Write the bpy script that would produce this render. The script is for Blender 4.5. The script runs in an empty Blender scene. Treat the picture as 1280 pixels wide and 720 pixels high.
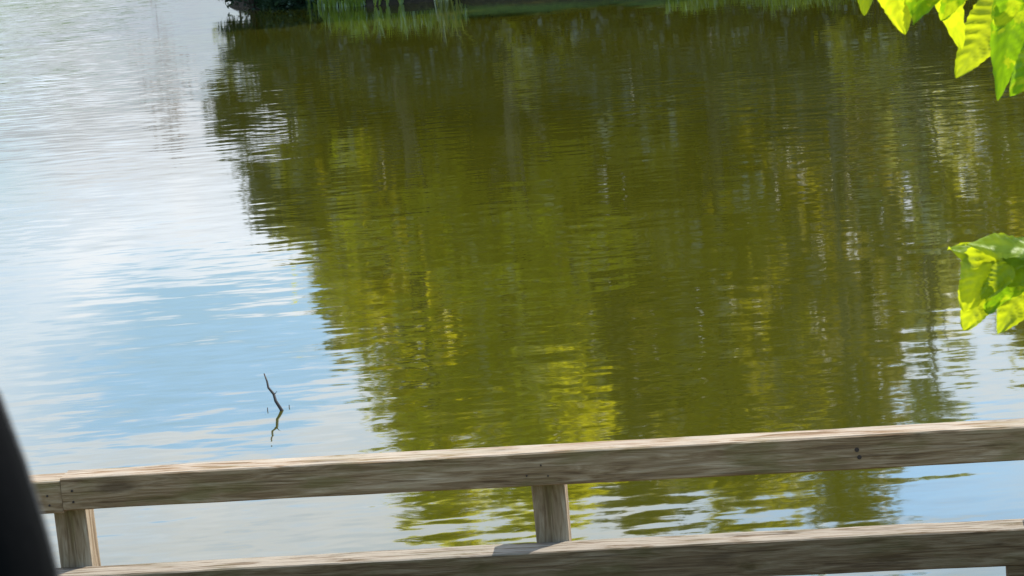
import bpy, bmesh, math, random
import numpy as np
from mathutils import Vector, Matrix, noise as mn

rng = np.random.default_rng(7)
random.seed(7)
scn = bpy.context.scene
COL = scn.collection

# ------------------------------------------------------------------ camera
FPX, CAM_H = 2750.0, 3.5
PITCH, ROLL = math.radians(11.02), math.radians(4.6)
cam_d = bpy.data.cameras.new("camera")
cam = bpy.data.objects.new("camera", cam_d)
COL.objects.link(cam)
cam_d.sensor_width = 36.0
cam_d.lens = 36.0 * FPX / 1280.0
cam_d.clip_start, cam_d.clip_end = 0.05, 6000.0
cam.matrix_world = (Matrix.Translation((0, 0, CAM_H)) @ Matrix.Rotation(math.pi / 2 - PITCH, 4, 'X')
                    @ Matrix.Rotation(-ROLL, 4, 'Z'))
cam_d.dof.use_dof = True
cam_d.dof.focus_distance = 10.0
cam_d.dof.aperture_fstop = 38.0
scn.camera = cam

# ------------------------------------------------------------------ light
SUN_AZ, SUN_EL = math.radians(53.0), math.radians(54.0)
SUN = Vector((math.sin(SUN_AZ) * math.cos(SUN_EL), math.cos(SUN_AZ) * math.cos(SUN_EL), math.sin(SUN_EL)))
sun_d = bpy.data.lights.new("sun", 'SUN')
sun_d.energy, sun_d.angle, sun_d.color = 4.6, math.radians(0.53), (1.0, 0.95, 0.87)
sun = bpy.data.objects.new("sun", sun_d)
COL.objects.link(sun)
sun.rotation_euler = SUN.to_track_quat('Z', 'Y').to_euler()
sun.location = (20, 20, 60)

scn.view_settings.view_transform = 'Standard'
scn.view_settings.look = 'None'
scn.view_settings.exposure = 0.9
scn.view_settings.gamma = 1.0


class NT:
    """small helper round a node tree"""
    def __init__(self, tree):
        self.t = tree
        tree.nodes.clear()

    def n(self, kind, **kw):
        nd = self.t.nodes.new(kind)
        for k, v in kw.items():
            setattr(nd, k, v)
        return nd

    def put(self, sock, v):
        if isinstance(v, bpy.types.NodeSocket):
            self.t.links.new(v, sock)
        elif v is not None:
            sock.default_value = v

    def math(self, op, a, b=None, c=None, clamp=False):
        nd = self.n('ShaderNodeMath', operation=op, use_clamp=clamp)
        for i, v in enumerate((a, b, c)):
            self.put(nd.inputs[i], v)
        return nd.outputs[0]

    def vmath(self, op, a, b=None):
        nd = self.n('ShaderNodeVectorMath', operation=op)
        self.put(nd.inputs[0], a)
        if b is not None:
            self.put(nd.inputs['Scale'] if op == 'SCALE' else nd.inputs[1], b)
        return nd.outputs[0]

    def noise(self, vec, scale, detail=3.0, rough=0.5, dist=0.0):
        nd = self.n('ShaderNodeTexNoise')
        self.put(nd.inputs['Vector'], vec)
        nd.inputs['Scale'].default_value = scale
        nd.inputs['Detail'].default_value = detail
        nd.inputs['Roughness'].default_value = rough
        nd.inputs['Distortion'].default_value = dist
        return nd

    def smooth(self, v, a, b, lo=0.0, hi=1.0):
        nd = self.n('ShaderNodeMapRange', interpolation_type='SMOOTHSTEP')
        self.put(nd.inputs[0], v)
        for i, x in zip((1, 2, 3, 4), (a, b, lo, hi)):
            nd.inputs[i].default_value = x
        return nd.outputs[0]

    def mix(self, f, a, b, mode='MIX'):
        nd = self.n('ShaderNodeMix', data_type='RGBA', blend_type=mode)
        self.put(nd.inputs[0], f)
        self.put(nd.inputs[6], a)
        self.put(nd.inputs[7], b)
        return nd.outputs[2]

    def ramp(self, f, stops):
        nd = self.n('ShaderNodeValToRGB')
        cr = nd.color_ramp
        while len(cr.elements) < len(stops):
            cr.elements.new(0.5)
        for e, (p, c) in zip(cr.elements, stops):
            e.position, e.color = p, (*c, 1.0)
        self.put(nd.inputs[0], f)
        return nd.outputs[0]

    def mapping(self, vec, scale=(1, 1, 1), rot=(0, 0, 0), loc=(0, 0, 0)):
        nd = self.n('ShaderNodeMapping')
        self.put(nd.inputs[0], vec)
        nd.inputs['Scale'].default_value = scale
        nd.inputs['Rotation'].default_value = rot
        nd.inputs['Location'].default_value = loc
        return nd.outputs[0]


# sky: daylight sky with broken high cloud
world = bpy.data.worlds.new("World")
scn.world = world
world.use_nodes = True
w = NT(world.node_tree)
tc = w.n('ShaderNodeTexCoord').outputs['Generated']
sky = w.n('ShaderNodeTexSky', sky_type='NISHITA')
sky.sun_disc = False
sky.sun_elevation, sky.sun_rotation = SUN_EL, SUN_AZ
sky.air_density, sky.dust_density, sky.ozone_density = 1.0, 0.15, 2.2
sep = w.n('ShaderNodeSeparateXYZ')
w.put(sep.inputs[0], tc)
el = w.math('DEGREES', w.math('ARCSINE', sep.outputs[2]))
az = w.math('DEGREES', w.math('ARCTAN2', sep.outputs[0], sep.outputs[1]))
n1 = w.noise(w.mapping(tc, (1, 1, 2.6)), 5.0, 6, 0.55, 0.3)
n2 = w.noise(w.mapping(tc, (1, 1, 2.2), loc=(3.1, 1.7, 0.4)), 17.0, 5, 0.6, 0.2)


def clear_patch(a0, e0, ra, re, amt):
    """an opening between the clouds, by azimuth and elevation in degrees"""
    x = w.math('DIVIDE', w.math('SUBTRACT', az, a0), ra)
    y = w.math('DIVIDE', w.math('SUBTRACT', el, e0), re)
    r2 = w.math('ADD', w.math('MULTIPLY', x, x), w.math('MULTIPLY', y, y))
    return w.math('MULTIPLY', w.math('POWER', 2.718, w.math('MULTIPLY', r2, -1.0)), amt)


cover = w.math('ADD', w.math('MULTIPLY', n1.outputs[0], 0.9), w.math('MULTIPLY', n2.outputs[0], 0.35))
for g in ((-7.8, 12.2, 3.7, 2.0, 0.60), (9.5, 16.6, 5.5, 2.4, 0.45), (-13.0, 6.4, 2.2, 2.2, 0.10),
          (60, 32, 40, 14, 0.2), (-90, 30, 40, 14, 0.22), (180, 34, 50, 16, 0.2)):
    cover = w.math('SUBTRACT', cover, clear_patch(*g))
cover = w.math('SUBTRACT', cover, w.smooth(sep.outputs[1], 0.55, -0.35, 0.0, 0.30))
dens = w.smooth(cover, 0.22, 0.64, 0.07, 1.0)
cl_col = w.ramp(n2.outputs[0], [(0.3, (0.74, 0.87, 1.05)), (0.6, (0.92, 0.97, 1.06))])
cl_col = w.vmath('SCALE', cl_col, w.smooth(el, 3.2, 11.0, 4.4, 14.3))
skyc = w.vmath('MULTIPLY', sky.outputs[0], (0.93, 1.05, 1.03))
skyc = w.vmath('SCALE', skyc, w.smooth(el, 8.0, 18.0, 1.35, 3.4))
bg = w.n('ShaderNodeBackground')
w.put(bg.inputs[0], w.mix(dens, skyc, cl_col))
bg.inputs[1].default_value = 0.085
w.t.links.new(bg.outputs[0], w.n('ShaderNodeOutputWorld').inputs[0])


# ------------------------------------------------------------------ helpers
def ray(px, py):
    u, v = (px - 640) / FPX, -(py - 360) / FPX
    d = cam.matrix_world.to_3x3() @ Vector((u, v, -1.0))
    return d.normalized()


def at(px, py, depth):
    d = ray(px, py)
    return Vector((0, 0, CAM_H)) + d * (depth / d.y)


def on_water(px, py):
    d = ray(px, py)
    return Vector((0, 0, CAM_H)) + d * (-CAM_H / d.z)


def tag(o, label=None, cat=None, group=None, kind=None):
    for k, v in (('label', label), ('category', cat), ('group', group), ('kind', kind)):
        if v:
            o[k] = v
    return o


def empty(name, loc):
    o = bpy.data.objects.new(name, None)
    o.empty_display_size = 0.2
    COL.objects.link(o)
    o.location = loc
    return o


def link(name, me, mat=None, parent=None, smooth=False):
    """link a mesh given in world space; when it has a parent it keeps its place"""
    if mat:
        me.materials.append(mat)
    if smooth:
        me.polygons.foreach_set('use_smooth', [True] * len(me.polygons))
    o = bpy.data.objects.new(name, me)
    COL.objects.link(o)
    if parent:
        off = parent.location
        p = parent.parent
        while p:
            off = off + p.location
            p = p.parent
        me.transform(Matrix.Translation(-off))
        o.parent = parent
    return o


def mesh_np(name, verts, faces):
    """faces: (n, 3) or (n, 4) array"""
    verts = np.asarray(verts, np.float32).reshape(-1, 3)
    faces = np.asarray(faces, np.int32)
    k = faces.shape[1]
    me = bpy.data.meshes.new(name)
    me.vertices.add(len(verts))
    me.vertices.foreach_set('co', verts.ravel())
    me.loops.add(faces.size)
    me.loops.foreach_set('vertex_index', faces.ravel())
    me.polygons.add(len(faces))
    me.polygons.foreach_set('loop_start', np.arange(0, faces.size, k, dtype=np.int32))
    me.update(calc_edges=True)
    me.validate()
    return me


def grid_faces(nu, nv, wrap_v=False):
    f = []
    for i in range(nu - 1):
        for j in range(nv if wrap_v else nv - 1):
            j2 = (j + 1) % nv
            f.append((i * nv + j, i * nv + j2, (i + 1) * nv + j2, (i + 1) * nv + j))
    return f


def tube_data(pts, rads, sides=8):
    vs, pts = [], [Vector(p) for p in pts]
    up = Vector((0.31, 0.17, 0.93))
    for i, p in enumerate(pts):
        t = (pts[min(i + 1, len(pts) - 1)] - pts[max(i - 1, 0)]).normalized()
        a = t.cross(up)
        if a.length < 0.1:
            a = t.cross(Vector((1, 0, 0)))
        a.normalize()
        b = t.cross(a)
        for k in range(sides):
            an = 2 * math.pi * k / sides
            vs.append(p + (a * math.cos(an) + b * math.sin(an)) * rads[i])
    fs = [list(q) for q in grid_faces(len(pts), sides, True)]
    fs.append(list(range(sides))[::-1])
    fs.append([(len(pts) - 1) * sides + k for k in range(sides)])
    return vs, fs


def tube(name, paths, mat, parent=None, sides=8):
    """one mesh from one or several tapered paths [(points, radii), ...]"""
    V, Fc = [], []
    for pts, rads in paths:
        v, f = tube_data(pts, rads, sides)
        o = len(V)
        V += v
        Fc += [[i + o for i in q] for q in f]
    me = bpy.data.meshes.new(name)
    me.from_pydata([tuple(v) for v in V], [], Fc)
    return link(name, me, mat, parent, True)


# ------------------------------------------------------------------ materials
def new_mat(name):
    m = bpy.data.materials.new(name)
    m.use_nodes = True
    nt = NT(m.node_tree)
    return m, nt, nt.n('ShaderNodeOutputMaterial')


def principled(nt, out, col, rough=0.7, spec=0.3, normal=None, ior=1.45):
    b = nt.n('ShaderNodeBsdfPrincipled')
    nt.put(b.inputs['Base Color'], col)
    nt.put(b.inputs['Roughness'], rough)
    b.inputs['Specular IOR Level'].default_value = spec
    b.inputs['IOR'].default_value = ior
    if normal is not None:
        nt.put(b.inputs['Normal'], normal)
    nt.t.links.new(b.outputs[0], out.inputs[0])
    return b


def bump(nt, h, dist, strength=1.0):
    b = nt.n('ShaderNodeBump')
    b.inputs['Strength'].default_value = strength
    b.inputs['Distance'].default_value = dist
    nt.put(b.inputs['Height'], h)
    return b.outputs[0]


def water_mat():
    m, nt, out = new_mat("pond_water")
    pos = nt.n('ShaderNodeNewGeometry').outputs['Position']
    sp = nt.n('ShaderNodeSeparateXYZ')
    nt.put(sp.inputs[0], pos)
    X, Y = sp.outputs[0], sp.outputs[1]
    # breeze: open water beyond the wooded point is ruffled, the lee of the bank is calm
    gust = nt.noise(nt.mapping(pos, (0.10, 0.05, 1), loc=(4.3, 1.2, 0)), 1.0, 3, 0.55)
    g1 = nt.smooth(gust.outputs[0], 0.40, 0.66)
    openw = nt.math('MULTIPLY', nt.smooth(nt.math('ADD', X, nt.math('MULTIPLY', Y, 0.12)), 0.5, -4.5),
                    nt.smooth(Y, 26.0, 46.0))
    lee = nt.smooth(Y, 30.0, 50.0, 1.0, 0.35)
    amp = nt.math('MULTIPLY', nt.math('ADD', 0.55, nt.math('MULTIPLY', g1, 0.75)), lee)
    amp = nt.math('ADD', amp, nt.math('MULTIPLY', openw, 2.2))
    sx, sy = None, None
    # (scale across, scale along the view, slope across, slope along, detail)
    for i, (ax, ay, kx, ky, dt) in enumerate(((0.28, 0.75, 0.005, 0.018, 1.0), (1.2, 4.4, 0.016, 0.060, 1.5),
                                              (3.4, 11.0, 0.022, 0.052, 2.0))):
        nz = nt.noise(nt.mapping(pos, (ax, ay, 1), rot=(0, 0, 0.03 - 0.05 * i), loc=(7.7 * i, 3.1 * i, 0.5)), 1.0, dt, 0.5, 0.25)
        sc = nt.n('ShaderNodeSeparateColor')
        nt.put(sc.inputs[0], nz.outputs['Color'])
        a = nt.math('MULTIPLY', nt.math('SUBTRACT', sc.outputs[0], 0.5), kx)
        b = nt.math('MULTIPLY', nt.math('SUBTRACT', sc.outputs[1], 0.5), ky)
        sx = a if sx is None else nt.math('ADD', sx, a)
        sy = b if sy is None else nt.math('ADD', sy, b)
    # low trains of wavelets running towards the railing, in patches
    wob = nt.noise(nt.mapping(pos, (0.5, 0.35, 1), loc=(2, 5, 0)), 1.0, 2, 0.5)
    ph = nt.math('ADD', nt.math('MULTIPLY', Y, 15.5), nt.math('MULTIPLY', wob.outputs[0], 30.0))
    pat = nt.noise(nt.mapping(pos, (0.45, 0.22, 1), loc=(9, 3, 0)), 1.0, 2, 0.5)
    trn = nt.math('MULTIPLY', nt.math('SINE', ph), nt.math('MULTIPLY', nt.smooth(pat.outputs[0], 0.42, 0.68), nt.smooth(Y, 11.0, 20.0, 0.002, 0.010)))
    sy = nt.math('ADD', sy, trn)
    cb = nt.n('ShaderNodeCombineXYZ')
    nt.put(cb.inputs[0], nt.math('MULTIPLY', sx, amp))
    nt.put(cb.inputs[1], nt.math('MULTIPLY', sy, amp))
    cb.inputs[2].default_value = 1.0
    nrm = nt.vmath('NORMALIZE', cb.outputs[0])
    silt = nt.noise(nt.mapping(pos, (0.12, 0.07, 1)), 1.0, 4, 0.6)
    col = nt.ramp(silt.outputs[0], [(0.35, (0.024, 0.0245, 0.002)), (0.65, (0.034, 0.034, 0.0025))])
    principled(nt, out, col, 0.035, 0.5, nrm, 1.6)
    return m


def wood_mat(name, tone=(1, 1, 1), axis=0, worn=0.0):
    """weathered timber with the grain along the given axis (object coordinates)"""
    m, nt, out = new_mat(name)
    oc = nt.n('ShaderNodeTexCoord').outputs['Object']
    sc = [38.0, 38.0, 38.0]
    sc[axis] = 3.2
    g = nt.noise(nt.mapping(oc, tuple(sc)), 1.0, 5, 0.6, 1.1)
    sc2 = [110.0, 110.0, 110.0]
    sc2[axis] = 3.0
    g2 = nt.noise(nt.mapping(oc, tuple(sc2)), 1.0, 4, 0.6)
    sc3 = [9.0, 9.0, 9.0]
    sc3[axis] = 3.0
    blot = nt.noise(nt.mapping(oc, tuple(sc3)), 1.0, 4, 0.6)
    c = nt.ramp(g.outputs[0], [(0.30, (0.065, 0.040, 0.022)), (0.48, (0.150, 0.108, 0.070)), (0.62, (0.215, 0.170, 0.125)),
                               (0.80, (0.30, 0.26, 0.21))])
    c = nt.mix(nt.math('MULTIPLY', nt.smooth(g2.outputs[0], 0.57, 0.68), 0.6), c, (0.055, 0.036, 0.022, 1))
    c = nt.mix(nt.math('MULTIPLY', nt.smooth(blot.outputs[0], 0.47, 0.68), 0.6), c, (0.090, 0.080, 0.030, 1))
    sk = [10.0, 10.0, 10.0]
    sk[axis] = 2.6
    vo = nt.n('ShaderNodeTexVoronoi', feature='F1')
    nt.put(vo.inputs['Vector'], nt.vmath('ADD', nt.mapping(oc, tuple(sk)), nt.vmath('SCALE', blot.outputs['Color'], 0.35)))
    vo.inputs['Scale'].default_value = 0.8
    kn = nt.math('MULTIPLY', nt.smooth(vo.outputs['Distance'], 0.26, 0.10), 0.75)
    c = nt.mix(kn, c, (0.050, 0.032, 0.018, 1))
    c = nt.mix(1.0, c, (*tone, 1), 'MULTIPLY')
    # upward faces paler: bleached fibres, plus sunlit brightness put into the colour
    nz = nt.n('ShaderNodeSeparateXYZ')
    nt.put(nz.inputs[0], nt.n('ShaderNodeTexCoord').outputs['Normal'])
    up = nt.math('MULTIPLY', nt.smooth(nz.outputs[2], 0.5, 0.9), 0.62)
    c = nt.mix(nt.math('MULTIPLY', up, nt.smooth(g.outputs[0], 0.36, 0.56)), c, (0.27, 0.24, 0.195, 1))
    h = nt.math('ADD', nt.math('MULTIPLY', g.outputs[0], 0.7), nt.math('MULTIPLY', g2.outputs[0], 0.5))
    principled(nt, out, c, 0.85, 0.2, bump(nt, h, 0.010, 0.9))
    return m


def bark_mat(name, a, b):
    m, nt, out = new_mat(name)
    oc = nt.n('ShaderNodeTexCoord').outputs['Object']
    g = nt.noise(nt.mapping(oc, (7, 7, 1.6)), 1.0, 5, 0.6, 0.4)
    principled(nt, out, nt.ramp(g.outputs[0], [(0.35, a), (0.65, b)]), 0.9, 0.1, bump(nt, g.outputs[0], 0.03))
    return m


def foliage_mat(name, a, b, tr, mixf=0.45, scale=0.9, spec=0.08):
    """leaf surface that lets some light through; hue drifts from clump to clump"""
    m, nt, out = new_mat(name)
    oc = nt.n('ShaderNodeTexCoord').outputs['Object']
    g = nt.noise(oc, scale, 3, 0.6)
    f = nt.noise(oc, scale * 11, 1, 0.5)
    k = nt.math('ADD', nt.math('MULTIPLY', g.outputs[0], 0.75), nt.math('MULTIPLY', f.outputs[0], 0.3))
    c = nt.ramp(k, [(0.36, a), (0.66, b)])
    d = nt.n('ShaderNodeBsdfDiffuse')
    nt.put(d.inputs[0], c)
    t = nt.n('ShaderNodeBsdfTranslucent')
    nt.put(t.inputs[0], nt.mix(0.7, c, (*tr, 1)))
    gl = nt.n('ShaderNodeBsdfGlossy')
    gl.inputs['Roughness'].default_value = 0.42
    mx = nt.n('ShaderNodeMixShader')
    mx.inputs[0].default_value = mixf
    nt.t.links.new(d.outputs[0], mx.inputs[1])
    nt.t.links.new(t.outputs[0], mx.inputs[2])
    m2 = nt.n('ShaderNodeMixShader')
    m2.inputs[0].default_value = spec
    nt.t.links.new(mx.outputs[0], m2.inputs[1])
    nt.t.links.new(gl.outputs[0], m2.inputs[2])
    nt.t.links.new(m2.outputs[0], out.inputs[0])
    return m


def plain_mat(name, col, rough=0.6, spec=0.3, var=0.15, sc=20.0):
    m, nt, out = new_mat(name)
    oc = nt.n('ShaderNodeTexCoord').outputs['Object']
    g = nt.noise(oc, sc, 4, 0.6)
    lo = tuple(x * (1 - var) for x in col)
    hi = tuple(min(1, x * (1 + var)) for x in col)
    principled(nt, out, nt.ramp(g.outputs[0], [(0.3, lo), (0.7, hi)]), rough, spec, bump(nt, g.outputs[0], 0.002, 0.4))
    return m


def ground_mat():
    m, nt, out = new_mat("ground")
    pos = nt.n('ShaderNodeNewGeometry').outputs['Position']
    sp = nt.n('ShaderNodeSeparateXYZ')
    nt.put(sp.inputs[0], pos)
    g = nt.noise(pos, 0.7, 6, 0.65)
    f = nt.noise(pos, 9.0, 5, 0.7)
    grass = nt.ramp(f.outputs[0], [(0.3, (0.035, 0.060, 0.014)), (0.7, (0.085, 0.125, 0.030))])
    soil = nt.ramp(f.outputs[0], [(0.3, (0.016, 0.013, 0.009)), (0.7, (0.040, 0.032, 0.021))])
    k = nt.math('ADD', sp.outputs[2], nt.math('MULTIPLY', nt.math('SUBTRACT', g.outputs[0], 0.5), 0.5))
    principled(nt, out, nt.mix(nt.smooth(k, 0.12, 0.36), soil, grass), 0.95, 0.1, bump(nt, f.outputs[0], 0.05))
    return m


M = {
    'water': water_mat(), 'ground': ground_mat(),
    'rail': wood_mat("weathered_rail_timber", (1.30, 1.12, 0.86)),
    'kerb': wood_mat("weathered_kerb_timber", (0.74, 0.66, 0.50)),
    'post': wood_mat("weathered_post_timber", (1.45, 1.40, 1.27), axis=2),
    'plank': wood_mat("weathered_deck_plank", (0.9, 0.88, 0.84), axis=1),
    'nail': plain_mat("rusty_nail", (0.035, 0.022, 0.016), 0.6),
    'bark': bark_mat("brown_bark", (0.045, 0.034, 0.024), (0.13, 0.105, 0.08)),
    'pale_bark': bark_mat("pale_bark", (0.08, 0.068, 0.05), (0.19, 0.165, 0.13)),
    'red_bark': bark_mat("reddish_bark", (0.20, 0.11, 0.09), (0.42, 0.28, 0.25)),
    'stick': plain_mat("wet_dark_wood", (0.040, 0.032, 0.025), 0.6, 0.3, 0.3, 40),
    'fol_olive': foliage_mat("olive_foliage", (0.060, 0.062, 0.008), (0.22, 0.205, 0.014), (0.85, 0.75, 0.02), 0.57, 0.5, 0.12),
    'fol_brown': foliage_mat("brownish_foliage", (0.042, 0.039, 0.010), (0.13, 0.112, 0.020), (0.36, 0.30, 0.03), 0.5, 0.5, 0.10),
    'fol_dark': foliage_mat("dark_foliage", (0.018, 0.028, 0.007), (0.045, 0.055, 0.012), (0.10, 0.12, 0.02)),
    'fol_bright': foliage_mat("bright_foliage", (0.24, 0.235, 0.008), (0.38, 0.36, 0.012), (1.0, 0.93, 0.015), 0.70, 0.9, 0.10),
    'fol_pale': foliage_mat("pale_foliage", (0.12, 0.135, 0.035), (0.26, 0.27, 0.08), (0.7, 0.7, 0.15), 0.5, 0.9, 0.14),
    'fol_shrub': foliage_mat("evergreen_shrub_foliage", (0.012, 0.030, 0.016), (0.030, 0.060, 0.026), (0.06, 0.11, 0.03), 0.35, 0.9, 0.02),
    'fol_red': foliage_mat("reddish_foliage", (0.13, 0.09, 0.075), (0.24, 0.18, 0.16), (0.3, 0.2, 0.17), 0.4),
    'grass': foliage_mat("bank_grass", (0.08, 0.15, 0.018), (0.19, 0.27, 0.035), (0.45, 0.58, 0.03), 0.55, 2.0),
    'weed': foliage_mat("yellow_weed", (0.16, 0.19, 0.03), (0.30, 0.30, 0.07), (0.5, 0.5, 0.08), 0.5, 2.0),
    'black': plain_mat("black_car_trim", (0.003, 0.003, 0.0032), 0.9, 0.03, 0.2, 60),
    'rubber': plain_mat("black_rubber", (0.05, 0.047, 0.045), 0.85, 0.2, 0.4, 300),
}

# ------------------------------------------------------------------ water and ground
SHORE = [(-60, 190), (-34, 150), (-26, 136), (-21, 118), (-15.8, 98), (-9.2, 77), (-7.3, 63.4), (-6.2, 61.0), (-4.7, 59.7), (-2.9, 58.1),
         (-1.0, 57.7), (1.5, 56.6), (3.4, 55.4), (5.4, 54.0), (8.5, 52.4), (11.7, 50.9), (17, 48.5), (26, 45), (45, 38)]
SHORE_LAND = SHORE + [(400, 36), (400, 900), (-60, 900)]


def shore_dist(x, y):
    """signed distance to the wooded bank, positive on land"""
    P = np.array(SHORE_LAND, float)
    d = np.full(x.shape, 1e9)
    inside = np.zeros(x.shape, bool)
    for i in range(len(P)):
        a, b = P[i], P[(i + 1) % len(P)]
        ab = b - a
        t = np.clip(((x - a[0]) * ab[0] + (y - a[1]) * ab[1]) / (ab @ ab), 0, 1)
        d = np.minimum(d, np.hypot(x - a[0] - t * ab[0], y - a[1] - t * ab[1]))
        cond = ((a[1] > y) != (b[1] > y)) & (x < (b[0] - a[0]) * (y - a[1]) / ((b[1] - a[1]) or 1e-9) + a[0])
        inside ^= cond
    return np.where(inside, d, -d)


def bank(d, rise, top):
    return np.where(d > 0, 0.02 + rise * (1 - np.exp(-d / 0.55)) + top * (1 - np.exp(-d / 25.0)), np.maximum(-1.6, d * 0.5))


def ground_z(x, y):
    x, y = np.asarray(x, float), np.asarray(y, float)
    wob = 0.12 * np.sin(x * 1.7 + 0.6 * np.sin(y * 1.3)) + 0.08 * np.sin(x * 4.1 + y * 2.2)
    h = bank(shore_dist(x, y) + wob, 0.42, 2.2)
    near = np.clip((7.2 - y + wob) / 4.6, -1, 1)           # the bank the car stands on
    hn = np.where(near > 0, 2.25 * (near * near * (3 - 2 * near)), near * 1.6)
    hl = bank((-170 - x) + 6 * np.sin(y * 0.03), 0.4, 1.5)
    hf = bank((y - 330) + 10 * np.sin(x * 0.02), 0.4, 1.5)
    return np.maximum(np.maximum(h, hn), np.maximum(hl, hf)) + 0.03 * np.sin(x * 3.3 + y) * np.sin(y * 2.7)


def axis_pts(a, b, step, lo, hi):
    mid = list(np.arange(a, b + 1e-6, step))
    s, p, left = step, a, []
    while p > lo:
        s *= 1.25
        p -= s
        left.append(p)
    s, p, right = step, b, []
    while p < hi:
        s *= 1.25
        p += s
        right.append(p)
    return np.array(left[::-1] + mid + right)


gx = axis_pts(-14, 22, 0.4, -2500, 2500)
gy = np.concatenate([axis_pts(-2, 9, 0.4, -300, 9)[:-1], np.arange(9.5, 44, 3.0), axis_pts(44.5, 74, 0.4, 74, 3500)[0:]])
gy = np.unique(gy[(gy < 9) | (gy >= 9)])
GX, GY = np.meshgrid(gx, gy, indexing='ij')
GZ = ground_z(GX, GY)
ground = link('ground', mesh_np('ground', np.stack([GX, GY, GZ], -1), grid_faces(len(gx), len(gy))), M['ground'], None, True)
tag(ground, kind='structure')
water = link('water', mesh_np('water', [(-900, -50, 0), (900, -50, 0), (900, 900, 0), (-900, 900, 0)], [(0, 1, 2, 3)]), M['water'])
tag(water, kind='structure')


# ------------------------------------------------------------------ foliage builders
def leaf_cloud(centres, radii, counts, size, flat=0.75, shell=0.45):
    """many leaf-sized quads spread through ellipsoid clumps; returns verts, faces"""
    C, S = [], []
    for c, r, n in zip(centres, radii, counts):
        v = rng.normal(size=(n, 3))
        v /= np.linalg.norm(v, axis=1)[:, None]
        rad = (shell + (1 - shell) * rng.random(n) ** 0.7) * (1 + 0.22 * rng.normal(size=n))
        C.append(np.array(c) + v * rad[:, None] * np.array([r, r, r * flat]))
    C = np.concatenate(C)
    n = len(C)
    S = size * (0.6 + 0.8 * rng.random(n))
    a = rng.normal(size=(n, 3))
    a[:, 2] *= 0.6
    a /= np.linalg.norm(a, axis=1)[:, None]
    b = np.cross(a, rng.normal(size=(n, 3)))
    b /= np.linalg.norm(b, axis=1)[:, None]
    a, b = a * S[:, None], b * (S * 0.55)[:, None]
    V = np.stack([C - a, C - 0.15 * a + b, C + a, C - 0.15 * a - b], 1).reshape(-1, 3)
    return V, np.arange(4 * n).reshape(-1, 4)


def tree(name, x, y, H, R, low, dens, leaf, fol, bark, label, cat='tree', group=None, clumps=34, lean=0.0, trunk_r=None, top=0.5):
    z0 = float(ground_z(x, y))
    root = empty(name, (x, y, z0))
    tag(root, label, cat, group)
    cs, rs = [], []
    for i in range(clumps):
        t = (i + 0.5) / clumps
        zz = low + (H - low) * t ** 0.9
        prof = (math.sin(math.pi * min(1, 0.12 + 0.88 * t) ** 0.8) * 0.9 + 0.25) * (1 - top * t * t * 0.6)
        an = i * 2.39996 + rng.random()
        rr = R * prof * (0.25 + 0.75 * rng.random() ** 0.5)
        cr = R * (0.28 + 0.26 * rng.random())
        cs.append((x + lean * t + rr * math.cos(an), y + rr * 0.9 * math.sin(an), z0 + min(zz + rng.normal() * 0.25, H - cr * 0.6)))
        rs.append(cr)
    cnt = [max(20, int(dens * (r / leaf) ** 2 * 7.0)) for r in rs]
    V, Fq = leaf_cloud(cs, rs, cnt, leaf)
    link('crown', mesh_np('crown', V, Fq), fol, root)
    tr = trunk_r or 0.016 * H + 0.04
    k = 7
    pts = [(x + lean * (q / k) * 0.9 + 0.10 * math.sin(q * 2.1 + x), y + 0.10 * math.cos(q * 1.7 + x), z0 - 0.15 + (H * 0.86 + 0.15) * q / k)
           for q in range(k + 1)]
    tube('trunk', [(pts, [tr * (1.35 if q == 0 else 1) * (1 - 0.86 * q / k) for q in range(k + 1)])], bark, root)
    lim = []
    for c, r in list(zip(cs, rs))[::2]:
        t = min(0.8, max(0.12, (c[2] - z0) / H - 0.16))
        q = t * k
        i0 = int(q)
        a = Vector(pts[i0]).lerp(Vector(pts[min(k, i0 + 1)]), q - i0)
        b = Vector(c)
        md = a.lerp(b, 0.55) + Vector((0, 0, -0.08 * (b - a).length))
        rr = tr * (1 - 0.86 * t) * 0.5
        lim.append(([a, md, b], [rr, rr * 0.6, rr * 0.18]))
    tube('limbs', lim, bark, root, 6)
    return root


TREES_G = 'trees on the far bank'
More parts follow.
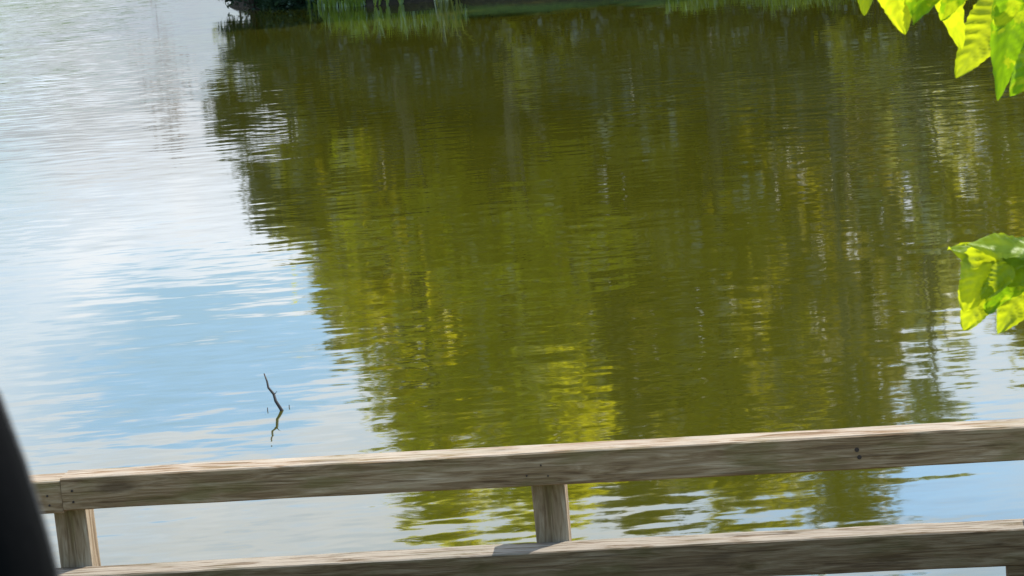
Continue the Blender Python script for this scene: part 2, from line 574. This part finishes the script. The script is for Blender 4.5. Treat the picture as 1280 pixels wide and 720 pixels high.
#    x     y    H    R   low  dens leaf  foliage  bark   label
for t in [
    (-6.1, 64.2, 6.2, 1.9, 0.3, 1.9, 0.17, 'fol_dark', 'bark', 'low dark tree at the left tip of the far bank, leftmost of its trees'),
    (-4.6, 63.6, 9.8, 1.75, 0.8, 1.9, 0.18, 'fol_olive', 'bark', 'middle sized olive tree second from the left end of the far bank'),
    (-2.6, 61.2, 15.0, 2.1, 3.4, 1.35, 0.19, 'fol_bright', 'bark', 'tall yellow-green tree mirrored above the left stretch of the railing'),
    (0.4, 60.2, 14.6, 2.3, 3.8, 1.35, 0.19, 'fol_bright', 'bark', 'yellow-green tree mirrored above the middle railing post'),
    (3.2, 63.2, 15.4, 2.0, 1.2, 1.7, 0.19, 'fol_brown', 'bark', 'tall brownish green tree mirrored just right of the middle railing post'),
    (6.0, 60.8, 15.6, 2.3, 1.2, 1.6, 0.19, 'fol_olive', 'bark', 'tall broad olive tree with the highest crown, mirrored right of the middle'),
    (8.9, 58.0, 15.2, 2.0, 1.6, 0.9, 0.18, 'fol_brown', 'pale_bark', 'thin brownish tree with pale trunk and sky showing through its crown'),
    (10.9, 56.2, 12.0, 1.3, 1.4, 0.8, 0.17, 'fol_pale', 'pale_bark', 'sparse pale green tree with pale trunk, mirrored left of the lower leaf cluster'),
    (13.6, 54.8, 9.7, 1.9, 1.6, 1.0, 0.17, 'fol_olive', 'bark', 'sparse olive tree mirrored behind the lower leaf cluster'),
    (17.0, 52.6, 9.0, 2.2, 1.2, 0.9, 0.19, 'fol_bright', 'bark', 'round bright green tree on the far bank beyond the right edge of the view'),
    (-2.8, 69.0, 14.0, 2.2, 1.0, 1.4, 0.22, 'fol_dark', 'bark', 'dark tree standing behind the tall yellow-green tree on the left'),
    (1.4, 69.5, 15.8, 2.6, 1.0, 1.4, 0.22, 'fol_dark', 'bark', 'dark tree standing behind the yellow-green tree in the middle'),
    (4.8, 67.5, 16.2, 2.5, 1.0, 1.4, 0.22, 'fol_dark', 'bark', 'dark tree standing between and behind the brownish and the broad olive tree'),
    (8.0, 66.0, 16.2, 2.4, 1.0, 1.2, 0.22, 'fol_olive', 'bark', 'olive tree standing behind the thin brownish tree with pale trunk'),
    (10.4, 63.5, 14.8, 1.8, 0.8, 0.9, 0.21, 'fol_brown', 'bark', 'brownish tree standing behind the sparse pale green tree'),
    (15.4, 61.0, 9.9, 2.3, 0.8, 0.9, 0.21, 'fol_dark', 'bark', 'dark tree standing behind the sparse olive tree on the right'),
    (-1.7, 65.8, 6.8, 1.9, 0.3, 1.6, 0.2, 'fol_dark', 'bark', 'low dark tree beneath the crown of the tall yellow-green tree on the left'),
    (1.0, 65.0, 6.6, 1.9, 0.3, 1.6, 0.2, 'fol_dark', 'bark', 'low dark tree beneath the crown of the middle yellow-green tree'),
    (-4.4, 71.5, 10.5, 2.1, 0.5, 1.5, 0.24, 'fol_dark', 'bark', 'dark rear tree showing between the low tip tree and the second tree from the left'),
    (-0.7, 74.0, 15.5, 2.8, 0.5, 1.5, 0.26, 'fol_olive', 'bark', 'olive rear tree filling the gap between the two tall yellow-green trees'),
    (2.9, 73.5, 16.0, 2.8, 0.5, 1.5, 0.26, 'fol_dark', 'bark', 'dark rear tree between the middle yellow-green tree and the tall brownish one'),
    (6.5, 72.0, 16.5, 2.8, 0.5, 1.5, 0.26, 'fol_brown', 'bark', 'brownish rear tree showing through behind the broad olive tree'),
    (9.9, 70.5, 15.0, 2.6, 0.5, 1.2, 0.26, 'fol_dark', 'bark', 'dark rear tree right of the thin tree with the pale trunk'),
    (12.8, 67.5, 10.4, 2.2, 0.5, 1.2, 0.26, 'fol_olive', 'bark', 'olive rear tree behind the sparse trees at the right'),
]:
    x, y, H, R, low, dens, leaf, fol, bk, lab = t
    tree('tree', x, y, H, R, low, dens, leaf, M[fol], M[bk], lab, 'tree', TREES_G)
tree('bare_tree', -16.2, 107.0, 8.0, 1.2, 3.4, 0.09, 0.15, M['fol_red'], M['red_bark'],
     'thin reddish half bare tree whose faint reflection lies left of the wooded bank', 'tree', None, 14, 0.3, 0.022)
tree('bare_tree', -7.6, 66.8, 3.4, 0.8, 0.5, 0.3, 0.12, M['fol_pale'], M['pale_bark'],
     'small pale stemmed sapling at the water edge behind the left tip of the bank', 'tree', None, 12, 0.2, 0.04)


def shrub(name, x, y, H, R, leaf, fol, label, n=1400, group='shrubs along the far bank', clumps=9, low=0.15):
    z0 = float(ground_z(x, y))
    root = empty(name, (x, y, z0))
    tag(root, label, 'shrub', group)
    cs = [(x + R * 0.75 * (rng.random() * 2 - 1), y + R * 0.5 * (rng.random() * 2 - 1), max(0.12, z0 + H * (low + (0.77 - low) * rng.random()))) for _ in range(clumps)]
    rs = [min(R, H) * (0.30 + 0.22 * rng.random()) for _ in cs]
    V, Fq = leaf_cloud(cs, rs, [n // clumps] * clumps, leaf, 0.9, 0.3)
    link('foliage', mesh_np('foliage', V, Fq), fol, root)
    tube('stems', [([(x, y, z0 - 0.1), ((x + c[0]) / 2, (y + c[1]) / 2, (z0 + c[2]) / 2 + 0.1), c], [0.03, 0.02, 0.008]) for c in cs], M['bark'], root, 5)


shrub('evergreen_shrub', -6.45, 61.05, 1.9, 0.95, 0.06, M['fol_shrub'], 'dark blue-green shrub overhanging the water at the left tip of the far bank', 8200, clumps=22, low=-0.1)
shrub('evergreen_shrub', -5.25, 60.05, 1.7, 0.8, 0.06, M['fol_shrub'], 'dark blue-green shrub between the tip shrub and the bright bank grass', 7000, clumps=18, low=-0.1)
shrub('shrub', -3.2, 60.2, 2.2, 1.1, 0.11, M['fol_dark'], 'dark shrub behind the bright tuft of bank grass')
shrub('shrub', -0.9, 59.6, 2.0, 1.1, 0.11, M['fol_dark'], 'dark shrub behind the tall yellow-green weed')
shrub('shrub', 1.4, 58.3, 2.3, 1.2, 0.12, M['fol_olive'], 'olive shrub on the far bank right of the yellow weed')
shrub('shrub', 3.8, 56.8, 2.2, 1.2, 0.12, M['fol_dark'], 'dark shrub under the tall brownish tree')
shrub('shrub', 6.6, 54.6, 2.0, 1.2, 0.12, M['fol_dark'], 'dark shrub behind the grassy edge under the broad olive tree')
shrub('shrub', 9.3, 53.2, 2.4, 1.2, 0.12, M['fol_olive'], 'olive shrub under the thin tree with the pale trunk')
shrub('shrub', 12.2, 51.8, 2.2, 1.2, 0.12, M['fol_dark'], 'dark shrub at the foot of the sparse olive tree')


# grass along the bank edge
def blades(spots, h, wd):
    n = len(spots)
    p = np.array(spots)
    an = rng.random(n) * 2 * math.pi
    d = np.stack([np.cos(an), np.sin(an)], 1)
    hh = h * (0.25 + 1.25 * rng.random(n) ** 1.3) * (0.65 + 0.7 * np.sin(p[:, 0] * 4.3 + 1.3 * np.sin(p[:, 0] * 9.1)) ** 2)
    ln = hh * (0.2 + 0.5 * rng.random(n))
    s = np.stack([-d[:, 1], d[:, 0]], 1) * wd * (0.6 + 0.8 * rng.random(n))[:, None]
    z = p[:, 2]
    V = np.zeros((n, 6, 3))
    for k, (f, g, wk) in enumerate(((0, 0, 1.0), (0.25, 0.65, 0.8), (1.0, 1.0, 0.1))):
        for m_, sg in ((0, -1), (1, 1)):
            V[:, 2 * k + m_, :2] = p[:, :2] + d * (ln * f)[:, None] + s * sg * wk
            V[:, 2 * k + m_, 2] = z + hh * g
    b = np.arange(n)[:, None] * 6
    Fq = np.concatenate([b + np.array([0, 1, 3, 2]), b + np.array([2, 3, 5, 4])], 0)
    return V.reshape(-1, 3), Fq


def shore_spots(t0, t1, n, d0, d1):
    S = np.array(SHORE, float)
    out = []
    for _ in range(n):
        xx = t0 + (t1 - t0) * rng.random()
        yy = np.interp(xx, S[:, 0], S[:, 1]) + d0 + (d1 - d0) * rng.random() ** 1.4
        out.append((xx, yy, float(0)))
    out = np.array(out)
    out[:, 2] = np.maximum(ground_z(out[:, 0], out[:, 1]) - 0.02, -0.02)
    return out


V, Fq = blades(np.concatenate([shore_spots(-4.6, -0.6, 1500, 0.3, 2.0), shore_spots(4.4, 8.0, 2200, 0.0, 0.8), shore_spots(8, 20, 1500, 0.4, 2.5)]), 0.30, 0.012)
gr = link('grass', mesh_np('grass', V, Fq), M['grass'])
tag(gr, 'short bright grass growing along the edge of the far bank', 'grass', None, 'stuff')


def tuft(name, x0, x1, n, h, wd, mat, label, d0=-0.1, d1=0.5):
    sp = np.concatenate([shore_spots(m_ - 0.05, m_ + 0.05, max(1, n // 60), d0, d1) for m_ in (x0 + x1) / 2 + (x1 - x0) * 0.27 * rng.normal(size=60)])
    c = sp.mean(0)
    V, Fq = blades(sp, h, wd)
    me = mesh_np(name, V - c, Fq)
    o = link(name, me, mat)
    o.location = c
    tag(o, label, 'grass tuft' if 'grass' in name else 'weed')


tuft('grass_tuft', -4.75, -3.0, 900, 0.46, 0.018, M['grass'], 'bright green tuft of grass hanging over the water right of the dark blue-green shrubs', -0.25, 0.5)
tuft('weed', -1.35, -0.85, 70, 0.75, 0.022, M['weed'], 'tall yellow-green weed standing at the water edge right of the bright grass tuft', -0.15, 0.15)
# low dark undergrowth under the trees
cs, rs = [], []
for i in range(270):
    xx = -6.6 + 27 * rng.random()
    yy = float(np.interp(xx, [p[0] for p in SHORE], [p[1] for p in SHORE])) + 1.5 + 4.0 * rng.random()
    rr = 0.45 + 0.4 * rng.random()
    cs.append((xx, yy, float(ground_z(xx, yy)) + 0.3 + 1.9 * rng.random() ** 1.5))
    rs.append(rr)
for i in range(150):
    xx = -5.0 + 23 * rng.random()
    yy = float(np.interp(xx, [p[0] for p in SHORE], [p[1] for p in SHORE])) + 6.0 + 9.0 * rng.random()
    cs.append((xx, yy, float(ground_z(xx, yy)) + 0.2 + 3.0 * rng.random()))
    rs.append(0.7 + 0.5 * rng.random())
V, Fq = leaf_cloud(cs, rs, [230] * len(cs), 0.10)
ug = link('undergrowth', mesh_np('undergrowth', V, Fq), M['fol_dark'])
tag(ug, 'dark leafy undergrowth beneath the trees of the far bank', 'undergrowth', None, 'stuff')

# a far wood closing the pond on the left, out beyond the point
cs, rs = [], []
for i in range(150):
    xx = -175 + 190 * rng.random()
    cs.append((xx, 350 + 18 * rng.random(), 1.0 + 3.0 * rng.random()))
    rs.append(1.4 + 1.0 * rng.random())
V, Fq = leaf_cloud(cs, rs, [130] * len(cs), 0.6)
fw = link('far_wood', mesh_np('far_wood', V, Fq), M['fol_dark'])
tag(fw, 'low wood along the distant shore across the pond', 'wood', None, 'stuff')

# ------------------------------------------------------------------ boardwalk railing
YAW = math.radians(-6.6)
ORG = Vector((0.106, 8.40, 0.0))                     # front face of the top rail at the middle post
ER = Vector((math.cos(YAW), math.sin(YAW), 0))       # along the railing, to the right
EB = Vector((-math.sin(YAW), math.cos(YAW), 0))      # away from the camera


def timber(name, L, D, Hh, mat, parent, s0, b0, z0, axis=0, seed=0, rough=0.0022, twist=0.0):
    """a sawn timber with eased, worn edges: L along the rail, D deep, Hh high; local origin at its low front left corner"""
    dims = [L, D, Hh]
    la = axis
    oa = [i for i in range(3) if i != la]
    n_l = max(6, int(dims[la] / 0.02))
    A, B = dims[oa[0]], dims[oa[1]]
    ns = 9
    e = 0.006
    ring = []
    for k in range(ns):
        ring.append((e + (A - 2 * e) * k / (ns - 1), 0.0, 0, -1))
    for k in range(ns):
        ring.append((A, e + (B - 2 * e) * k / (ns - 1), 1, 0))
    for k in range(ns):
        ring.append((A - e - (A - 2 * e) * k / (ns - 1), B, 0, 1))
    for k in range(ns):
        ring.append((0.0, B - e - (B - 2 * e) * k / (ns - 1), -1, 0))
    V = []
    for i in range(n_l + 1):
        t = dims[la] * i / n_l
        for (p, q, np_, nq) in ring:
            co = [0, 0, 0]
            co[la] = t * 2.2
            co[oa[0]] = p * 26
            co[oa[1]] = q * 26
            v = mn.fractal(Vector(co) + Vector((seed * 9.1, seed * 3.3, seed)), 1.0, 2.0, 4)
            bow = 0.003 * math.sin(t * 1.1 + seed)
            dsp = rough * v
            # long drying checks open along the grain
            ck = mn.noise(Vector((t * 1.2 + seed, p * 55 + seed, q * 55)))
            if ck > 0.38:
                dsp -= 0.010 * (ck - 0.38)
            co = [0, 0, 0]
            co[la] = t
            co[oa[0]] = p + np_ * dsp + (bow if la == 0 else 0)
            co[oa[1]] = q + nq * dsp + (bow * 0.7 if la == 0 else 0)
            V.append(co)
    m_ = len(ring)
    Fc = [list(f) for f in grid_faces(n_l + 1, m_, True)]
    Fc.append(list(range(m_)))
    Fc.append([n_l * m_ + k for k in range(m_)][::-1])
    me = bpy.data.meshes.new(name)
    me.from_pydata(V, [], Fc)
    bm = bmesh.new()
    bm.from_mesh(me)
    bmesh.ops.recalc_face_normals(bm, faces=bm.faces)
    bm.to_mesh(me)
    bm.free()
    me.materials.append(mat)
    o = bpy.data.objects.new(name, me)
    COL.objects.link(o)
    o.parent = parent
    o.location = (s0, b0, z0)
    return o


railing = empty('railing', ORG)
railing.rotation_euler = (0, -0.006, YAW)
tag(railing, 'low weathered grey-brown timber railing along the boardwalk in front of the pond', 'railing')
TOP_Z0, TOP_H = 1.057, 0.137
KERB_Z0, KERB_H = 0.632, 0.150
rail_r = timber('top_rail', 5.6, 0.128, TOP_H, M['rail'], railing, -2.002, 0.0, TOP_Z0, 0, 1)
rail_l = timber('top_rail', 2.2, 0.128, TOP_H, M['rail'], railing, -4.206, 0.013, TOP_Z0 - 0.009, 0, 2)
timber('bottom_rail', 8.0, 0.135, KERB_H, M['kerb'], railing, -4.2, -0.004, KERB_Z0, 0, 3, 0.003)
POST_S = (-4.08, -2.093, -0.104, 1.99, 3.30)
for i, s in enumerate(POST_S):
    timber('post', 0.135, 0.12, 0.79, M['post'], railing, s, 0.136, 0.30, 2, 10 + i)
for i, s in enumerate((-3.2, -0.9, 1.757, 3.0)):
    timber('support_block', 0.30, 0.11, KERB_Z0 - 0.002 - 0.44, M['kerb'], railing, s, 0.012, 0.44, 0, 20 + i)


def nail(parent, s, b, z, r=0.006):
    bm = bmesh.new()
    bmesh.ops.create_cone(bm, cap_ends=True, segments=10, radius1=r, radius2=r * 0.8, depth=0.006,
                          matrix=Matrix.Translation((s, b, z)) @ Matrix.Rotation(math.pi / 2, 4, 'X'))
    me = bpy.data.meshes.new('nail')
    bm.to_mesh(me)
    bm.free()
    me.materials.append(M['nail'])
    o = bpy.data.objects.new('nail', me)
    COL.objects.link(o)
    o.parent = parent


for s, z in ((0.045, 0.085), (0.045, 0.038)):
    nail(rail_r, s, -0.001, z, 0.005)
for s, z in ((2.14, 0.075), (2.145, 0.035)):
    nail(rail_l, s, -0.001, z, 0.006)
for s, z in ((3.198, 0.078), (3.206, 0.048)):
    nail(rail_r, s, -0.001, z, 0.011)
for s, z in ((1.90, 0.045), (1.96, 0.085), (1.985, 0.04)):
    nail(rail_r, s, -0.001, z, 0.004)

# the boardwalk the railing stands on: planks, a beam and piles
deck = empty('boardwalk', ORG + EB * -0.6)
deck.rotation_euler = (0, 0, YAW)
tag(deck, 'weathered plank boardwalk under the timber railing at the pond edge', 'boardwalk')
pm = None
for i in range(56):
    s = -4.2 + i * 0.145
    if pm is None:
        p = timber('plank', 0.138, 1.50, 0.04, M['plank'], deck, s, -0.80, 0.398, 1, 30, 0.0015)
        pm = p
    else:
        p = pm.copy()
        COL.objects.link(p)
        p.parent = deck
        p.location = (s, -0.80 + 0.01 * rng.normal(), 0.398 + 0.001 * rng.normal())
for b0 in (-0.70, 0.48):
    timber('beam', 8.1, 0.09, 0.14, M['kerb'], deck, -4.2, b0, 0.255, 0, 40)
for s in (-3.9, -1.2, 1.5, 3.6):
    for b0 in (-0.58, 0.585):
        timber('pile', 0.13, 0.13, 1.75, M['post'], deck, s, b0, -1.37, 2, 41)

# ------------------------------------------------------------------ stick in the water
base = on_water(352, 514)


def st(px, py):
    d = ray(px, py)
    return Vector((0, 0, CAM_H)) + d * (base.y / d.y)


sp = [st(355, 534) + Vector((0, 0, -0.06)), st(352, 514), st(344, 503), st(341, 495), st(334, 488), st(332, 481), st(328, 472)]
sp = [p + Vector((0, 0.02 * i, 0)) for i, p in enumerate(sp)]
stick = empty('stick', base)
tag(stick, 'dark crooked stick poking out of the calm water left of the tree reflection', 'stick')
tube('stem', [(sp, [0.012, 0.0125, 0.0105, 0.0095, 0.008, 0.0065, 0.0045])], M['stick'], stick, 7)
tube('twig', [([sp[3], st(344, 492), st(346, 489)], [0.004, 0.003, 0.0015])], M['stick'], stick, 5)
for (px, py, hgt) in ((334, 513, 0.02), (361, 509, 0.016)):
    b0 = on_water(px, py)
    o = tube('reed_stub', [([b0 + Vector((0, 0, -0.05)), b0 + Vector((0.004, 0, hgt))], [0.004, 0.003])], M['stick'], None, 5)
    tag(o, 'tiny dark twig tip just breaking the water on the %s side of the crooked stick' % ('left' if px < 350 else 'right'), 'twig')

# ------------------------------------------------------------------ leafy tree beside the camera
M['leaf_green'] = None


def leaf_mat(name, top, under, trans, k):
    m, nt, out = new_mat(name)
    at_ = nt.n('ShaderNodeAttribute', attribute_name='vein')
    oc = nt.n('ShaderNodeTexCoord').outputs['Object']
    g = nt.noise(oc, 60, 3, 0.6)
    c = nt.ramp(g.outputs[0], [(0.3, top), (0.7, under)])
    c = nt.mix(nt.math('MULTIPLY', at_.outputs['Fac'], 0.5), c, tuple(min(1, x * 1.8 + 0.02) for x in under) + (1,))
    t_c = nt.mix(nt.math('MULTIPLY', at_.outputs['Fac'], 0.6), (*trans, 1), tuple(x * 0.62 for x in trans) + (1,))
    mot = nt.noise(oc, 34, 3, 0.6, 0.6)
    mk = nt.smooth(mot.outputs[0], 0.50, 0.60)
    t_c = nt.mix(nt.math('MULTIPLY', mk, 0.6), t_c, (0.62, 0.66, 0.012, 1))
    c = nt.mix(nt.math('MULTIPLY', mk, 0.45), c, (0.20, 0.27, 0.012, 1))
    d = nt.n('ShaderNodeBsdfPrincipled')
    nt.put(d.inputs['Base Color'], c)
    d.inputs['Roughness'].default_value = 0.42
    d.inputs['Specular IOR Level'].default_value = 0.32
    t = nt.n('ShaderNodeBsdfTranslucent')
    nt.put(t.inputs[0], t_c)
    mx = nt.n('ShaderNodeMixShader')
    mx.inputs[0].default_value = k
    nt.t.links.new(d.outputs[0], mx.inputs[1])
    nt.t.links.new(t.outputs[0], mx.inputs[2])
    nt.t.links.new(mx.outputs[0], out.inputs[0])
    return m


M['leaf_green'] = leaf_mat("green_leaf", (0.045, 0.115, 0.004), (0.075, 0.17, 0.006), (0.24, 0.42, 0.006), 0.55)
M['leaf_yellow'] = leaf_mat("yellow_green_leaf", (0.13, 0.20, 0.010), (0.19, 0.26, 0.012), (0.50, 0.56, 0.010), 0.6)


def leaf(parent, base, tip, width, facing, mat, fold=0.25, bend=0.12, curl=0.0, veins=9, label=None, wave=0.0, blunt=0.85):
    """a toothed, ribbed leaf blade from its base to its drawn-out tip; facing: rough direction its upper side looks"""
    ax = tip - base
    L = ax.length
    ax.normalize()
    nrm = (facing - ax * facing.dot(ax)).normalized()
    sd = ax.cross(nrm)
    nu, nv = 30, 15
    V, vein = [], []
    for i in range(nu):
        t = i / (nu - 1)
        wdt = width * 0.5 * (math.sin(math.pi * min(1, t ** 0.72)) ** blunt * (1 - 0.25 * t) + 0.012)
        tooth = 1 + 0.055 * (1 - 2 * ((t * veins * 1.6) % 1.0)) * (1 if 0.05 < t < 0.95 else 0)
        for j in range(nv):
            q = 2 * j / (nv - 1) - 1
            a = abs(q)
            ph = (t * veins + 0.0) - a * 1.5 - 0.15
            rib = math.cos(2 * math.pi * ph)
            x = q * wdt * (tooth if a > 0.99 else 1)
            h = fold * a * wdt * (1 - 0.3 * a) + 0.034 * width * rib * min(1, a * 3) * math.sin(math.pi * t)
            h -= curl * (a ** 2) * wdt
            h += 0.02 * width * mn.noise(Vector((t * 4 + base.x * 50, q * 2, base.z * 40)))
            h += wave * width * (a * a * math.sin(t * 13 + q * 1.5 + base.x * 90) + 1.6 * a * mn.noise(Vector((t * 3.5 + base.x * 70, q * 2.2, base.z * 60))))
            dn = -bend * L * t * t
            V.append(base + ax * (L * t - 0.10 * a * wdt) + sd * x + nrm * (h + dn))
            vein.append((0.5 + 0.5 * rib) ** 3 * 0.8 if a > 0.06 else 1.0)
    me = bpy.data.meshes.new('leaf')
    me.from_pydata([tuple(v) for v in V], [], grid_faces(nu, nv))
    at_ = me.attributes.new('vein', 'FLOAT', 'POINT')
    at_.data.foreach_set('value', vein)
    o = link('leaf', me, mat, parent, True)
    if label:
        o['label'] = label
    return o


TX, TY = 1.75, 3.1
near = empty('leafy_tree', (TX, TY, float(ground_z(TX, TY))))
tag(near, 'young tree at the right whose bright toothed leaves hang into the view', 'tree')
gz = float(ground_z(TX, TY))
trunk_pts = [(TX, TY, gz - 0.1), (TX + 0.03, TY, gz + 0.8), (TX - 0.02, TY + 0.03, gz + 1.7), (TX + 0.05, TY, gz + 2.8)]
tube('trunk', [(trunk_pts, [0.05, 0.04, 0.03, 0.014])], M['bark'], near, 10)
DL = 2.4
b_top = [Vector(trunk_pts[2]) + Vector((0, 0, -0.12)), at(1560, -220, DL + 0.3), at(1400, -150, DL + 0.1), at(1290, -95, DL), at(1180, -85, DL - 0.05), at(1085, -70, DL - 0.05)]
b_low = [Vector(trunk_pts[1]) + Vector((0, 0, 0.55)), at(1640, 260, DL + 0.3), at(1460, 235, DL + 0.1), at(1350, 262, DL), at(1300, 284, DL - 0.02)]
tube('branch', [(b_top, [0.014, 0.010, 0.007, 0.005, 0.0035, 0.002])], M['bark'], near, 8)
tube('branch', [(b_low, [0.012, 0.009, 0.006, 0.004, 0.0025])], M['bark'], near, 8)

S = SUN
TO_CAM = Vector((0, -1, 0.15))
FRONT_LIT = Vector((0.55, -0.55, 0.75))
BACK_LIT = Vector((-0.35, -1.0, 0.0))
mm = DL / FPX
for (bx, by, tx, ty, wpx, face, mt, fold, bend, curl, dd) in [
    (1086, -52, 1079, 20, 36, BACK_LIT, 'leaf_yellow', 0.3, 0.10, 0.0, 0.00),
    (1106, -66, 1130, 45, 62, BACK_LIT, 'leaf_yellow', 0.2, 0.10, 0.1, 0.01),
    (1172, -84, 1152, 33, 86, FRONT_LIT, 'leaf_green', 0.2, 0.12, 0.1, -0.02),
    (1172, -74, 1190, 66, 62, Vector((-0.9, -0.8, 0.1)), 'leaf_yellow', 0.25, 0.15, 0.2, 0.02),
    (1222, -62, 1190, 30, 66, FRONT_LIT, 'leaf_green', 0.1, 0.25, 0.3, -0.05),
    (1262, -8, 1194, 97, 66, Vector((-0.45, -1.0, 0.0)), 'leaf_yellow', 0.12, 0.06, 0.0, 0.07),
    (1268, -42, 1254, 128, 60, Vector((0.2, -1, 0.1)), 'leaf_green', 0.4, 0.10, 0.1, 0.01),
    (1300, -70, 1262, 44, 78, FRONT_LIT, 'leaf_green', 0.2, 0.25, 0.3, -0.05),
    (1330, 30, 1266, 122, 60, Vector((0.4, -0.7, 0.6)), 'leaf_green', 0.2, 0.2, 0.2, -0.02),
    (1345, -90, 1320, 60, 80, FRONT_LIT, 'leaf_green', 0.2, 0.15, 0.1, 0.03),
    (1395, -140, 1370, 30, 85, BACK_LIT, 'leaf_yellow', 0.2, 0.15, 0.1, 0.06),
    (1450, -165, 1440, 20, 85, FRONT_LIT, 'leaf_green', 0.2, 0.15, 0.1, 0.10),
    (1520, -200, 1510, -30, 85, BACK_LIT, 'leaf_green', 0.2, 0.15, 0.1, 0.2),
    # the lower cluster
    (1244, 302, 1206, 392, 62, Vector((0.1, -1.0, 0.30)), 'leaf_yellow', 0.15, 0.06, 0.35, 0.0),
    (1286, 308, 1236, 394, 70, Vector((0.35, -1.0, 0.2)), 'leaf_green', 0.2, 0.10, 0.3, 0.012),
    (1262, 330, 1228, 376, 34, FRONT_LIT, 'leaf_yellow', 0.3, 0.20, 0.2, -0.015),
    (1244, 336, 1204, 414, 54, BACK_LIT, 'leaf_yellow', 0.2, 0.1, 0.1, 0.035),
    (1300, 326, 1242, 416, 62, Vector((-0.7, -1.0, 0.2)), 'leaf_yellow', 0.25, 0.15, 0.2, 0.05),
    (1290, 322, 1188, 304, 44, Vector((0.45, -0.75, 0.8)), 'leaf_yellow', 0.15, 0.10, 0.5, 0.01),
    (1322, 318, 1212, 296, 48, Vector((0.3, -0.7, 0.8)), 'leaf_yellow', 0.3, 0.12, 0.2, -0.02),
    (1320, 306, 1284, 402, 66, Vector((-0.5, -1.0, 0.2)), 'leaf_yellow', 0.2, 0.15, 0.2, 0.02),
    (1330, 318, 1256, 352, 52, Vector((0.45, -0.75, 0.6)), 'leaf_yellow', 0.2, 0.15, 0.4, 0.0),
    (1470, 240, 1460, 350, 80, FRONT_LIT, 'leaf_green', 0.2, 0.15, 0.1, 0.12),
]:
    leaf(near, at(bx, by, DL + dd), at(tx, ty, DL + dd), wpx * mm, face, M[mt], fold, bend, curl,
         label='backlit yellow leaf' if mt == 'leaf_yellow' else None, wave=0.10 if by > 200 else 0.04, blunt=0.52 if by > 200 else 0.7)

# ------------------------------------------------------------------ edge of the car window
DC = 0.46
edge = [(-1700, -560), (-1150, -240), (-640, 60), (-330, 250), (-220, 320), (-110, 390), (-48, 438), (-2, 495), (30, 580), (56, 662), (72, 722), (86, 830), (92, 1000), (92, 1250)]
car = empty('car_window_frame', at(-120, 1500, DC))
tag(car, 'black curved edge of a car window frame blurred at the lower left corner', 'window frame')
mmc = DC / FPX
prof = []
V, nrow = [], 14
for i, (ex, ey) in enumerate(edge):
    a_, b_ = edge[max(0, i - 1)], edge[min(len(edge) - 1, i + 1)]
    tx, ty = b_[0] - a_[0], b_[1] - a_[1]
    ln = math.hypot(tx, ty)
    nx, ny = -ty / ln, tx / ln                     # to the left of the edge in the picture
    for k in range(nrow):
        an = 2 * math.pi * k / nrow
        off = 150 * (1 + math.cos(an))
        V.append(at(ex + nx * off, ey + ny * off, DC + 0.022 * math.sin(an)))
me = bpy.data.meshes.new('pillar')
me.from_pydata([tuple(v) for v in V], [], [list(f) for f in grid_faces(len(edge), nrow, True)] + [list(range(nrow)), [(len(edge) - 1) * nrow + k for k in range(nrow)]])
link('pillar', me, M['black'], car, True)
tube('rubber_seal', [([at(ex - 5, ey, DC + 0.006) for ex, ey in edge], [0.0016] * len(edge))], M['rubber'], car, 10)
bm = bmesh.new()
bmesh.ops.create_cube(bm, size=1.0)
c = at(92, 1250, DC)
bmesh.ops.scale(bm, vec=(0.75, 0.07, 0.9), verts=bm.verts)
bmesh.ops.translate(bm, vec=(c.x - 0.36, DC, c.z - 0.43), verts=bm.verts)
bmesh.ops.bevel(bm, geom=list(bm.edges), offset=0.02, segments=3, affect='EDGES')
me = bpy.data.meshes.new('door_panel')
bm.to_mesh(me)
bm.free()
link('door_panel', me, M['black'], car, True)
